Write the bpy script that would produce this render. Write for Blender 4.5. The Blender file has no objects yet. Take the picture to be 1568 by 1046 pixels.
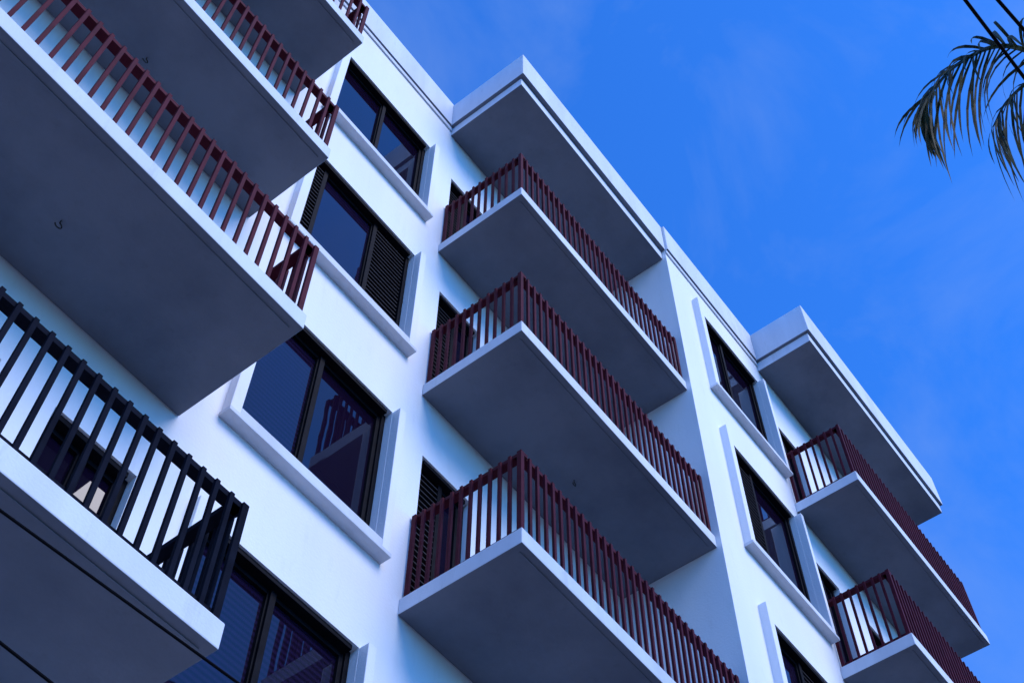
import bpy, bmesh, math, random
from mathutils import Vector, Matrix
random.seed(4)
H=1.6
scene=bpy.context.scene
# ---------------------------------------------------------------- materials
def newmat(name):
    m=bpy.data.materials.new(name); m.use_nodes=True
    nt=m.node_tree; b=nt.nodes['Principled BSDF']
    return m,nt,b
def N(nt,t,**k):
    n=nt.nodes.new(t)
    for a,v in k.items(): setattr(n,a,v)
    return n
def noisy(name,c1,c2,scale=3,rough=.7,bump=.1,bscale=60,detail=6,streak=False,spec=.3,grime=0):
    m,nt,b=newmat(name)
    tc=N(nt,'ShaderNodeTexCoord'); mp=N(nt,'ShaderNodeMapping')
    nt.links.new(tc.outputs['Object'],mp.inputs['Vector'])
    if streak: mp.inputs['Scale'].default_value=(1.0,1.0,.16)
    n=N(nt,'ShaderNodeTexNoise'); n.inputs['Scale'].default_value=scale; n.inputs['Detail'].default_value=detail
    n.inputs['Roughness'].default_value=.62
    nt.links.new(mp.outputs[0],n.inputs['Vector'])
    r=N(nt,'ShaderNodeValToRGB'); r.color_ramp.elements[0].position=.3; r.color_ramp.elements[1].position=.62
    r.color_ramp.elements[0].color=(*c1,1); r.color_ramp.elements[1].color=(*c2,1)
    nt.links.new(n.outputs['Fac'],r.inputs[0])
    col=r.outputs[0]
    if grime:
        n3=N(nt,'ShaderNodeTexNoise'); n3.inputs['Scale'].default_value=9; n3.inputs['Detail'].default_value=8; n3.inputs['Roughness'].default_value=.7
        nt.links.new(mp.outputs[0],n3.inputs['Vector'])
        r3=N(nt,'ShaderNodeValToRGB'); r3.color_ramp.elements[0].position=.58; r3.color_ramp.elements[1].position=.8
        r3.color_ramp.elements[0].color=(1,1,1,1); g=1-grime; r3.color_ramp.elements[1].color=(g,g,g*.98,1)
        nt.links.new(n3.outputs['Fac'],r3.inputs[0])
        mm=N(nt,'ShaderNodeMix',data_type='RGBA',blend_type='MULTIPLY'); mm.inputs['Factor'].default_value=1
        nt.links.new(col,mm.inputs['A']); nt.links.new(r3.outputs[0],mm.inputs['B']); col=mm.outputs['Result']
    nt.links.new(col,b.inputs['Base Color'])
    n2=N(nt,'ShaderNodeTexNoise'); n2.inputs['Scale'].default_value=bscale; n2.inputs['Detail'].default_value=5
    nt.links.new(tc.outputs['Object'],n2.inputs['Vector'])
    bp=N(nt,'ShaderNodeBump'); bp.inputs['Strength'].default_value=bump; bp.inputs['Distance'].default_value=.01
    nt.links.new(n2.outputs['Fac'],bp.inputs['Height']); nt.links.new(bp.outputs[0],b.inputs['Normal'])
    b.inputs['Roughness'].default_value=rough
    b.inputs['Specular IOR Level'].default_value=spec
    return m
M_wall=noisy('white_stucco',(.765,.755,.77),(.82,.81,.82),1.3,.8,.22,45,streak=True,grime=.10,spec=.15)
M_fascia=noisy('fascia_paint',(.55,.575,.63),(.66,.68,.73),2.2,.8,.2,50,streak=True,grime=.2,spec=.15)
M_soffit=noisy('shaded_soffit',(.125,.138,.172),(.185,.197,.235),1.1,.85,.15,40,grime=.15,spec=.15)  # base colour darkened to carry the shade on undersides
M_rail=noisy('maroon_paint',(.050,.0075,.014),(.078,.0115,.021),6,.6,.1,80,spec=.05)
M_railshade=noisy('shaded_rail',(.004,.005,.010),(.007,.009,.017),6,.7,.1,80,spec=.02)  # lowest left railings: their shade put into the colour, not another paint
M_frame=noisy('black_aluminium',(.003,.003,.005),(.007,.007,.010),8,.6,.05,60,spec=.05)
M_louv=noisy('louvre_brown',(.025,.023,.028),(.045,.042,.048),8,.6,.05,60,spec=.05)
M_dark=noisy('dark_interior',(.004,.004,.006),(.007,.007,.01),8,.9,.05,60,spec=.05)
M_wire=noisy('cable_rubber',(.004,.004,.005),(.007,.007,.009),8,.8,.05,60,spec=.02)
M_steel=noisy('rusty_steel',(.02,.016,.016),(.04,.033,.03),30,.6,.2,90)
M_asph=noisy('asphalt',(.035,.036,.045),(.055,.056,.062),4,.9,.4,120)
M_pave=noisy('pavement_concrete',(.12,.125,.14),(.18,.185,.20),2,.85,.3,80)
M_ground=noisy('ground_soil',(.04,.05,.03),(.08,.075,.055),.4,.95,.4,20)
M_pole=noisy('pole_wood',(.10,.075,.05),(.17,.13,.09),5,.85,.3,30,streak=True)
M_trunk=noisy('palm_bark',(.10,.08,.06),(.20,.17,.14),7,.9,.5,30)
M_mark=noisy('road_paint',(.6,.6,.58),(.78,.78,.76),8,.7,.1,60)
def glassmat(name,blinds):
    m,nt,b=newmat(name)
    b.inputs['Roughness'].default_value=.02
    b.inputs['IOR'].default_value=1.45
    b.inputs['Base Color'].default_value=(.006,.003,.012,1)
    tc=N(nt,'ShaderNodeTexCoord')
    n=N(nt,'ShaderNodeTexNoise'); n.inputs['Scale'].default_value=1.6
    nt.links.new(tc.outputs['Object'],n.inputs['Vector'])
    bp=N(nt,'ShaderNodeBump'); bp.inputs['Strength'].default_value=.2; bp.inputs['Distance'].default_value=.006
    nt.links.new(n.outputs['Fac'],bp.inputs['Height']); nt.links.new(bp.outputs[0],b.inputs['Normal'])
    if blinds:
        w=N(nt,'ShaderNodeTexWave',bands_direction='Z')
        w.inputs['Scale'].default_value=5.5; w.inputs['Distortion'].default_value=.15
        nt.links.new(tc.outputs['Object'],w.inputs['Vector'])
        r=N(nt,'ShaderNodeValToRGB'); r.color_ramp.elements[0].color=(.005,.003,.010,1); r.color_ramp.elements[1].color=(.012,.007,.027,1)
        nt.links.new(w.outputs['Fac'],r.inputs[0]); nt.links.new(r.outputs[0],b.inputs['Base Color'])
    return m
M_glassb=glassmat('glass_with_blinds',True); M_glass=glassmat('dark_glass',False)
def leafmat():
    m,nt,b=newmat('palm_leaf')
    tc=N(nt,'ShaderNodeTexCoord'); n=N(nt,'ShaderNodeTexNoise'); n.inputs['Scale'].default_value=5
    nt.links.new(tc.outputs['Object'],n.inputs['Vector'])
    r=N(nt,'ShaderNodeValToRGB'); r.color_ramp.elements[0].color=(.018,.034,.018,1); r.color_ramp.elements[1].color=(.11,.11,.045,1)
    r.color_ramp.elements[0].position=.35; r.color_ramp.elements[1].position=.7
    nt.links.new(n.outputs['Fac'],r.inputs[0]); nt.links.new(r.outputs[0],b.inputs['Base Color'])
    b.inputs['Roughness'].default_value=.6
    b.inputs['Specular IOR Level'].default_value=.12
    return m
M_leaf=leafmat()
# ---------------------------------------------------------------- helpers
def finish(bm,name,mats,parent=None,bevel=0,smooth=False):
    me=bpy.data.meshes.new(name); bm.to_mesh(me); bm.free()
    o=bpy.data.objects.new(name,me); scene.collection.objects.link(o)
    for m in (mats if isinstance(mats,(list,tuple)) else [mats]): me.materials.append(m)
    if parent: o.parent=parent
    if bevel:
        md=o.modifiers.new('bevel','BEVEL'); md.width=bevel; md.segments=2; md.limit_method='ANGLE'; md.angle_limit=math.radians(40)
    if smooth:
        for p in me.polygons: p.use_smooth=True
    return o
def box(bm,x0,x1,y0,y1,z0,z1,mi=0,bottom=None):
    v=[bm.verts.new((x,y,z)) for z in (z0,z1) for y in (y0,y1) for x in (x0,x1)]
    fs=[(0,2,3,1),(4,5,7,6),(0,1,5,4),(2,6,7,3),(0,4,6,2),(1,3,7,5)]
    for i,f in enumerate(fs):
        fc=bm.faces.new([v[k] for k in f]); fc.material_index=mi
        if i==0 and bottom is not None: fc.material_index=bottom
def tube(name,pts,r,mat,parent=None):
    cu=bpy.data.curves.new(name,'CURVE'); cu.dimensions='3D'; cu.bevel_depth=r; cu.bevel_resolution=3
    sp=cu.splines.new('POLY'); sp.points.add(len(pts)-1)
    for p,q in zip(sp.points,pts): p.co=(*q,1)
    o=bpy.data.objects.new(name,cu); scene.collection.objects.link(o); cu.materials.append(mat)
    if parent: o.parent=parent
    return o
def empty(name):
    e=bpy.data.objects.new(name,None); scene.collection.objects.link(e); return e

B=empty('apartment_building')
YA=5.30; YB=3.99; YC=4.05; YR=3.05
XL=2.87; XC0=5.30; XC1=8.75; XR0=11.30; XR1=15.1; XW=-9.0
S=[3.28,6.30,9.32,12.40,15.39]     # slab underside heights
ROOF=18.80; TOP=19.80; TH=.18
# ---- walls with real openings
def wall(name,yf,x0,x1,z0,z1,holes,depth=.16):
    bm=bmesh.new()
    xs=sorted({x0,x1}|{h[0] for h in holes}|{h[1] for h in holes})
    zs=sorted({z0,z1}|{h[2] for h in holes}|{h[3] for h in holes})
    cache={}
    def V(x,y,z):
        k=(round(x,4),round(y,4),round(z,4))
        if k not in cache: cache[k]=bm.verts.new(k)
        return cache[k]
    for i in range(len(xs)-1):
        for j in range(len(zs)-1):
            cx=(xs[i]+xs[i+1])/2; cz=(zs[j]+zs[j+1])/2
            if any(h[0]<cx<h[1] and h[2]<cz<h[3] for h in holes): continue
            bm.faces.new([V(xs[i],yf,zs[j]),V(xs[i+1],yf,zs[j]),V(xs[i+1],yf,zs[j+1]),V(xs[i],yf,zs[j+1])])
    for h in holes:
        a,b,c,d=h[:4]; y2=yf+depth
        for q in ([(a,yf,c),(b,yf,c),(b,y2,c),(a,y2,c)],[(a,yf,d),(a,y2,d),(b,y2,d),(b,yf,d)],
                  [(a,yf,c),(a,y2,c),(a,y2,d),(a,yf,d)],[(b,yf,c),(b,yf,d),(b,y2,d),(b,y2,c)]):
            bm.faces.new([bm.verts.new(p) for p in q])
    return finish(bm,name,M_wall,B)
def window(yf,x0,x1,z0,z1,splits,kinds,depth=.13,name='window'):
    """splits: fractions, kinds per panel: g glass, b glass w blinds, l louvre"""
    y=yf+depth
    bm=bmesh.new(); t=.05
    box(bm,x0+.002,x0+t,y-.05,y+.03,z0+.002,z1-.002); box(bm,x1-t,x1-.002,y-.05,y+.03,z0+.002,z1-.002)
    box(bm,x0+t,x1-t,y-.05,y+.03,z0+.002,z0+t); box(bm,x0+t,x1-t,y-.11,y+.03,z1-t,z1-.002)
    fr=[0]+list(splits)+[1]
    xx=[x0+t+(x1-x0-2*t)*f for f in fr]
    for x in xx[1:-1]: box(bm,x-.028,x+.028,y-.055,y+.028,z0+t,z1-t)
    for i in range(len(kinds)):
        a,b=xx[i],xx[i+1]
        if kinds[i] in 'gb':
            s=.022
            box(bm,a,a+s+.02,y-.03,y+.01,z0+t,z1-t); box(bm,b-s-.02,b,y-.03,y+.01,z0+t,z1-t)
            box(bm,a+.042,b-.042,y-.03,y+.01,z0+t,z0+t+.04); box(bm,a+.042,b-.042,y-.03,y+.01,z1-t-.04,z1-t)
    finish(bm,name+'_frame',M_frame,B,.004)
    for i in range(len(kinds)):
        a,b=xx[i],xx[i+1]
        if kinds[i] in 'gb':
            bm=bmesh.new(); v=[bm.verts.new(p) for p in ((a,y,z0),(b,y,z0),(b,y+random.uniform(-.004,.004),z1),(a,y,z1))]; bm.faces.new(v)
            finish(bm,name+'_pane',M_glassb if kinds[i]=='b' else M_glass,B)
        else:
            bm=bmesh.new(); z=z0+t+.03
            while z<z1-t-.06:
                v=[bm.verts.new(p) for p in ((a+.03,y-.05,z),(b-.03,y-.05,z),(b-.03,y+.005,z+.03),(a+.03,y+.005,z+.03),
                    (a+.03,y-.05,z+.012),(b-.03,y-.05,z+.012),(b-.03,y+.005,z+.042),(a+.03,y+.005,z+.042))]
                for f in ((0,3,2,1),(4,5,6,7),(0,1,5,4),(1,2,6,5),(2,3,7,6),(3,0,4,7)): bm.faces.new([v[k] for k in f])
                z+=.075
            finish(bm,name+'_louvres',M_louv,B)
            bm=bmesh.new(); box(bm,a,b,y+.035,y+.045,z0,z1); finish(bm,name+'_backing',M_dark,B)
def surround(yf,x0,x1,z0,z1,name='window_surround',p=.10,w=.11,wr=.09):
    bm=bmesh.new()
    box(bm,x0-w,x0-.002,yf-p,yf+.05,z0-w,z1,0); box(bm,x1+.002,x1+wr,yf-p,yf+.05,z0-w,z1,0)
    finish(bm,name+'_jambs',M_wall,B,.006)
    bm=bmesh.new()
    box(bm,x0-w-.012,x1+wr+.012,yf-p-.02,yf+.05,z0-w-.05,z0-w-.001,0)
    box(bm,x0-.002,x1+.002,yf-p+.002,yf+.05,z0-w,z0-.003,0)
    finish(bm,name+'_sill',M_fascia,B,.006)
holesA=[];holesB=[]
WA0,WA1=3.30,4.94; WB0,WB1=9.45,11.16
kA=[([.5],'bb'),([.5],'bb'),([.47],'bg'),([.13,.66],'lbl'),([.5],'gg')]
kB=[([.5],'gl'),([.5],'gl'),([.5],'bl'),([.42],'lg'),([.45],'gg')]
oB=[(.55,2.55),(.55,2.55),(.58,2.66),(.66,2.78),(.82,2.98)]
for i,s in enumerate(S):
    a=(WA0,WA1,s+.52,s+2.38); holesA.append(a); window(YA,*a,*kA[i]); surround(YA,*a)
    b=(WB0,WB1,s+oB[i][0],s+oB[i][1]); holesB.append(b); window(YB,*b,*kB[i]); surround(YB,*b,wr=.07)
    zt=s+2.20
    d=(5.40,6.12,s+TH+.004,zt); holesA.append(d); window(YA,*d,[.5],'lg',name='balcony_door')
    d=(6.75,8.2,s+TH+.004,zt); holesA.append(d); window(YA,*d,[.5],'gg',name='balcony_door')
    for q in ((.4,1.58),(2.03,2.74),(-2.4,-.9)):
        d=(q[0],q[1],s+TH+.004,zt); holesA.append(d); window(YA,*d,[.5],'gg',name='balcony_door')
    for q in ((XR0+.14,XR0+.80),(12.8,14.3)):
        d=(q[0],q[1],s+TH+.004,zt); holesB.append(d); window(YB,*d,[.5],'lg',name='balcony_door')
    a=(-6.6,-4.6,s+.52,s+2.36); holesA.append(a); window(YA,*a,[.5],'bb'); surround(YA,*a)
wall('facade_wall_set_back',YA,XW,XC1,0,ROOF+.3,holesA)
wall('facade_wall_forward',YB,XC1,XR1,0,ROOF+.3,holesB)
bm=bmesh.new()
def quad(bm,*p): bm.faces.new([bm.verts.new(q) for q in p])
quad(bm,(XC1,YB,0),(XC1,YA,0),(XC1,YA,ROOF+.3),(XC1,YB,ROOF+.3))
quad(bm,(XR1,YB,0),(XR1,14,0),(XR1,14,ROOF+.3),(XR1,YB,ROOF+.3))
quad(bm,(XW,YA,0),(XW,14,0),(XW,14,ROOF+.3),(XW,YA,ROOF+.3))
quad(bm,(XW,14,0),(XR1,14,0),(XR1,14,ROOF+.3),(XW,14,ROOF+.3))
finish(bm,'side_walls',M_wall,B)
# ---- slabs
def slab(x0,x1,y0,y1,z,name='balcony_slab'):
    bm=bmesh.new(); t=TH
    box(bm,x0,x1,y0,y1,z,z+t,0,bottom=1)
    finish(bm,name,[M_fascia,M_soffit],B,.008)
    bm=bmesh.new(); g=.07
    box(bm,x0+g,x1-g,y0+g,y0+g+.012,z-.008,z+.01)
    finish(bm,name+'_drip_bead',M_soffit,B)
def railing(path,z,mat,name='balcony_railing',h=1.06,sp=.112):
    bm=bmesh.new()
    def obox(c,d,n,l0,l1,n0,n1,z0,z1):
        P=[]
        for zz in (z0,z1):
            for nn in (n0,n1):
                for ll in (l0,l1): P.append(bm.verts.new((c[0]+d[0]*ll+n[0]*nn,c[1]+d[1]*ll+n[1]*nn,zz)))
        for f in ((0,2,3,1),(4,5,7,6),(0,1,5,4),(2,6,7,3),(0,4,6,2),(1,3,7,5)): bm.faces.new([P[k] for k in f])
    cx=sum(p[0] for p in path)/len(path); cy=YA
    for i in range(len(path)-1):
        a=Vector(path[i]); b=Vector(path[i+1]); L=(b-a).length; d=(b-a)/L
        n=Vector((-d.y,d.x))
        if n.dot(Vector((cx,cy))-a)<0: n=-n
        zt=z+h
        obox(a,d,n,.012+ (0 if i==0 else .02),L-.012-(0.0),.028,.105,zt-.045,zt+(.0005*i))
        obox(a,d,n,.03,L-.03,.035,.065,z+.05,z+.085)
        k=max(1,round(L/sp)); 
        for j in range(k+1):
            l=.03+(L-.06)*j/k
            w=.0155 if 0<j<k else .022
            jj=random.uniform(-.003,.003)
            obox(a,d,n,l-w+jj,l+w+jj,.006+.0007*i,.034,z+.001,zt-.008+random.uniform(-.002,.002))
    return finish(bm,name,mat,B,.003)
for i,s in enumerate(S):
    yl=4.08 if i<=2 else 4.32
    xl=XL if i<=2 else XL-.04
    slab(-3.2,xl,yl,YA-.002,s); 
    slab(XC0,XC1-.002,YC,YA-.002,s)
    slab(XR0,XR1+.0,YR,YB-.002,s)
    z=s+TH
    railing([(-3.18,YA-.01),(-3.18,yl+.02),(xl-.02,yl+.02),(xl-.02,YA-.01)],z,M_railshade if i<=1 else M_rail,h=.93 if i<=1 else .98)
    railing([(XC0+.02,YA-.01),(XC0+.02,YC+.02),(XC1-.01,YC+.02)],z,M_rail)
    railing([(XR0+.02,YB-.01),(XR0+.02,YR+.02),(XR1-.02,YR+.02),(XR1-.02,YB-.01)],z,M_rail,h=1.12)
# ---- roof
def roofpart(pts_boxes,z0,z1,name):
    for k,(x0,x1,y0,y1) in enumerate(pts_boxes):
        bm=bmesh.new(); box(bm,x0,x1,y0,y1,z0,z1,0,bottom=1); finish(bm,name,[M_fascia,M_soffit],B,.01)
e=.05; XRR=15.6
low=[(XC0,XC1-.003,YC,YA-.002),(XR0,XRR,YR,YB-.002),(-3.2,XL-.04,4.32,YA-.002)]
roofpart(low,ROOF+.02,ROOF+.24,'roof_canopy')
up=[(XW,-3.2-e,YA-e,14.05),(-3.2-e+.002,XL-.04+e,4.32-e,14.051),(XL-.04+e+.002,XC0-e-.002,YA-e,14.05),
    (XC0-e,XC1,YC-e-.02,14.052),(XC1+.002,XR0-e-.002,YB-e-.002,14.05),(XR0-e,XRR+e,YR-e,14.053)]
roofpart(up,ROOF+.24,TOP-.03,'roof_parapet')
bm=bmesh.new()
box(bm,XL-.03,XC0-.002,YA-.025,YA-.002,ROOF+.14,ROOF+.238); box(bm,XC1,XR0-.002,YB-.025,YB-.002,ROOF+.14,ROOF+.238)
finish(bm,'cornice_moulding',M_fascia,B,.006)
# ---- hooks under slabs
def hook(x,y,z):
    pts=[(x,y,z+.01)]
    for k in range(0,9):
        a=math.radians(90-k*32); pts.append((x+.03*math.cos(a)*.9,y,z-.06+.028*math.sin(a)))
    tube('ceiling_hook',pts,.005,M_steel,B)
hook(1.286,4.78,9.32); hook(1.19,4.93,12.40); hook(7.08,4.73,12.40)
# ---------------------------------------------------------------- ground etc
bm=bmesh.new(); quad(bm,(-900,-900,-.12),(900,-900,-.12),(900,900,-.12),(-900,900,-.12)); finish(bm,'ground',M_ground)
bm=bmesh.new(); box(bm,-60,60,-1.2,YA+8,-.11,.0); finish(bm,'pavement',M_pave,None,.01)
bm=bmesh.new(); quad(bm,(-200,-8.2,-.115),(200,-8.2,-.115),(200,-1.2,-.115),(-200,-1.2,-.115)); finish(bm,'road',M_asph)
bm=bmesh.new()
for k in range(-20,20): quad(bm,(k*4,-4.76,-.110),(k*4+2,-4.76,-.110),(k*4+2,-4.64,-.110),(k*4,-4.64,-.110))
finish(bm,'road_markings',M_mark)
# ---------------------------------------------------------------- palm
def catmull(P,n):
    P=[2*P[0]-P[1]]+P+[2*P[-1]-P[-2]]; out=[]
    for i in range(1,len(P)-2):
        for k in range(n):
            t=k/n; a,b,c,d=P[i-1],P[i],P[i+1],P[i+2]
            out.append(.5*((2*b)+(-a+c)*t+(2*a-5*b+4*c-d)*t*t+(-a+3*b-3*c+d)*t**3))
    out.append(P[-2]); return out
palm=empty('palm_tree')
C=Vector((7.07,-1.50,14.02))
def frond(bm,pts,leaf=1.0,nl=46,w=.022,tipk=.62,rootk=.55,hang=1.0):
    R=catmull(pts,14)
    for i in range(len(R)-1):
        r=.024*(1-i/len(R))+.007
        T=(R[i+1]-R[i]).normalized(); s=T.cross(Vector((0,0,1))).normalized(); u=s.cross(T)
        ring=[]
        for c,rr in ((R[i],r),(R[i+1],r)):
            ring.append([bm.verts.new(c+s*rr),bm.verts.new(c+u*rr),bm.verts.new(c-s*rr),bm.verts.new(c-u*rr)])
        for k in range(4): bm.faces.new([ring[0][k],ring[0][(k+1)%4],ring[1][(k+1)%4],ring[1][k]])
    for j in range(nl):
        f=.14+.86*j/(nl-1); x=f*(len(R)-1); i=min(int(x),len(R)-2); q=x-i
        p=R[i].lerp(R[i+1],q); T=(R[i+1]-R[i]).normalized(); s=T.cross(Vector((0,0,1))).normalized()
        for sd in (-1,1):
            if random.random()<.08: continue
            L=leaf*(1-tipk*max(0,(f-.4)/.6)**1.3)*(rootk+(1-rootk)*min(1,f/.35))*random.uniform(.78,1.12)
            d=(s*sd*random.uniform(.25,.6)+T*(.35+.6*f)+Vector((0,0,random.uniform(-.45,-.05)))).normalized()
            g=random.uniform(.8,1.7)*hang; c=p.copy(); n=6; prev=None
            wv=d.cross(Vector((random.uniform(-.3,.3),random.uniform(-.3,.3),1))).normalized()
            for k in range(n+1):
                t=k/n; ww=w*random.uniform(.9,1.1)*(math.sin(math.pi*min(1,.18+t*.82))**.7 if t<1 else 0)+.001
                a=bm.verts.new(c+wv*ww); b=bm.verts.new(c-wv*ww+Vector((0,0,-.004)))
                if prev: bm.faces.new([prev[0],a,b,prev[1]])
                prev=(a,b)
                d=(d+Vector((random.uniform(-.05,.05),random.uniform(-.05,.05),-1))*g*.26).normalized(); c=c+d*L/n
bm=bmesh.new()
frond(bm,[C,C+Vector((-.60,.42,.14)),C+Vector((-.76,.88,.08)),C+Vector((-.71,1.28,-.06)),C+Vector((-.63,1.48,-.22))],1.40,38,.016,tipk=.64,rootk=.9)
frond(bm,[C,C+Vector((-.20,.35,.0)),C+Vector((-.24,.70,-.15)),C+Vector((-.22,.95,-.4))],1.45,16,.015,tipk=.3,rootk=.9,hang=1.2)
for k,az in enumerate((225,250,272,295,318,340,2)):
    a=math.radians(az+random.uniform(-6,6)); d=Vector((math.cos(a),math.sin(a),0)); L=random.uniform(1.7,2.2); up_=random.uniform(.1,.7)
    frond(bm,[C,C+d*L*.4+Vector((0,0,.35+up_*.5)),C+d*L*.8+Vector((0,0,.2+up_*.4)),C+d*L*1.05+Vector((0,0,-.5+up_*.3))],.85,44,.018)
finish(bm,'fronds',M_leaf,palm)
bm=bmesh.new(); prev=None; n=70
for k in range(n+1):
    t=k/n; c=Vector((7.9,-2.1,-.12)).lerp(C,t)+Vector((math.sin(t*math.pi)*.35,0,0)); r=.24*(1-t)**2+.12+(.012 if k%2 else 0)
    ring=[bm.verts.new(c+Vector((math.cos(a)*r,math.sin(a)*r,0))) for a in [2*math.pi*q/14 for q in range(14)]]
    if prev:
        for q in range(14): bm.faces.new([prev[q],prev[(q+1)%14],ring[(q+1)%14],ring[q]])
    prev=ring
finish(bm,'trunk',M_trunk,palm,smooth=True)
# ---------------------------------------------------------------- wires & poles
def wire(p,d,z,sag,r,x0=-14.,x1=24.):
    pts=[]
    for k in range(61):
        x=x0+(x1-x0)*k/60; y=p[1]+(x-p[0])*d
        u=(x-p[0]); pts.append((x,y,z+sag*u*u/400))
    tube('power_line',pts,r,M_wire)
wire((3.233,-.537),-.093,7.0+H,.3,.010)
wire((3.339,-.676),-.157,7.0+H,.3,.010)
wire((1.0,2.44),-.06,2.70+H,.3,.0045)
wire((1.07,2.40),.03,2.30+H,.3,.0045)
for px,ya in ((-14,1.2),(24,-2.2)):
    e_=empty('utility_pole')
    bm=bmesh.new(); bmesh.ops.create_cone(bm,cap_ends=True,segments=16,radius1=.17,radius2=.11,depth=10.2,matrix=Matrix.Translation((px,ya,5.0))); finish(bm,'post',M_pole,e_,smooth=False)
    bm=bmesh.new(); box(bm,px-.06,px+.06,ya-2.4,ya+2.4,8.86,8.98); box(bm,px-.05,px+.05,ya-1.9,ya+1.9,4.2,4.3)
    for yy in (-2.2,-1.2,1.2,2.2): box(bm,px-.04,px+.04,ya+yy-.04,ya+yy+.04,8.981,9.14)
    finish(bm,'crossarms',M_pole,e_,.01)
# ---------------------------------------------------------------- light
sd=Vector((.08,-1,.80)).normalized()
el=math.asin(sd.z); rot=math.atan2(sd.x,sd.y)
L=bpy.data.lights.new('sun','SUN'); L.energy=2.85; L.angle=math.radians(38); L.color=(1,.935,.93)
so=bpy.data.objects.new('sun',L); scene.collection.objects.link(so); so.rotation_euler=sd.to_track_quat('Z','Y').to_euler()
w=bpy.data.worlds.new('World'); scene.world=w; w.use_nodes=True; nt=w.node_tree
bg=nt.nodes['Background']; sky=N(nt,'ShaderNodeTexSky'); sky.sky_type='NISHITA'; sky.sun_disc=False
sky.sun_elevation=el; sky.sun_rotation=rot; sky.ozone_density=3.0; sky.air_density=1.0; sky.dust_density=.3
tint=N(nt,'ShaderNodeMix',data_type='RGBA',blend_type='MULTIPLY'); tint.inputs['Factor'].default_value=1
tint.inputs['B'].default_value=(.45,1.72,3.75,1)
nt.links.new(sky.outputs[0],tint.inputs['A'])
tc=N(nt,'ShaderNodeTexCoord'); n1=N(nt,'ShaderNodeTexNoise'); n1.inputs['Scale'].default_value=5.0; n1.inputs['Detail'].default_value=9; n1.inputs['Roughness'].default_value=.58; n1.inputs['Distortion'].default_value=.5
nt.links.new(tc.outputs['Generated'],n1.inputs['Vector'])
r=N(nt,'ShaderNodeValToRGB'); r.color_ramp.elements[0].position=.46; r.color_ramp.elements[1].position=.82
r.color_ramp.elements[0].color=(0,0,0,1); r.color_ramp.elements[1].color=(.36,.36,.36,1)
nt.links.new(n1.outputs['Fac'],r.inputs[0])
mx=N(nt,'ShaderNodeMix',data_type='RGBA'); nt.links.new(r.outputs[0],mx.inputs['Factor']); nt.links.new(tint.outputs['Result'],mx.inputs['A'])
mx.inputs['B'].default_value=(3.0,4.6,8.6,1)
nt.links.new(mx.outputs['Result'],bg.inputs['Color']); bg.inputs['Strength'].default_value=.1
# ---------------------------------------------------------------- camera
cam=bpy.data.cameras.new('camera'); co=bpy.data.objects.new('camera',cam); scene.collection.objects.link(co)
R=Vector((.611,-.7915,.0054)); U=Vector((-.6715,-.5149,.5329)); K=Vector((-.4189,-.3294,-.8463))
m=Matrix((R,U,K)).transposed()
m=m.to_quaternion().to_matrix().to_4x4(); m.translation=(0,0,H)
co.matrix_world=m; cam.lens=46.38; cam.sensor_width=36; cam.clip_start=.05; cam.clip_end=3000
scene.camera=co
scene.view_settings.view_transform='Standard'; scene.view_settings.look='None'; scene.view_settings.exposure=0
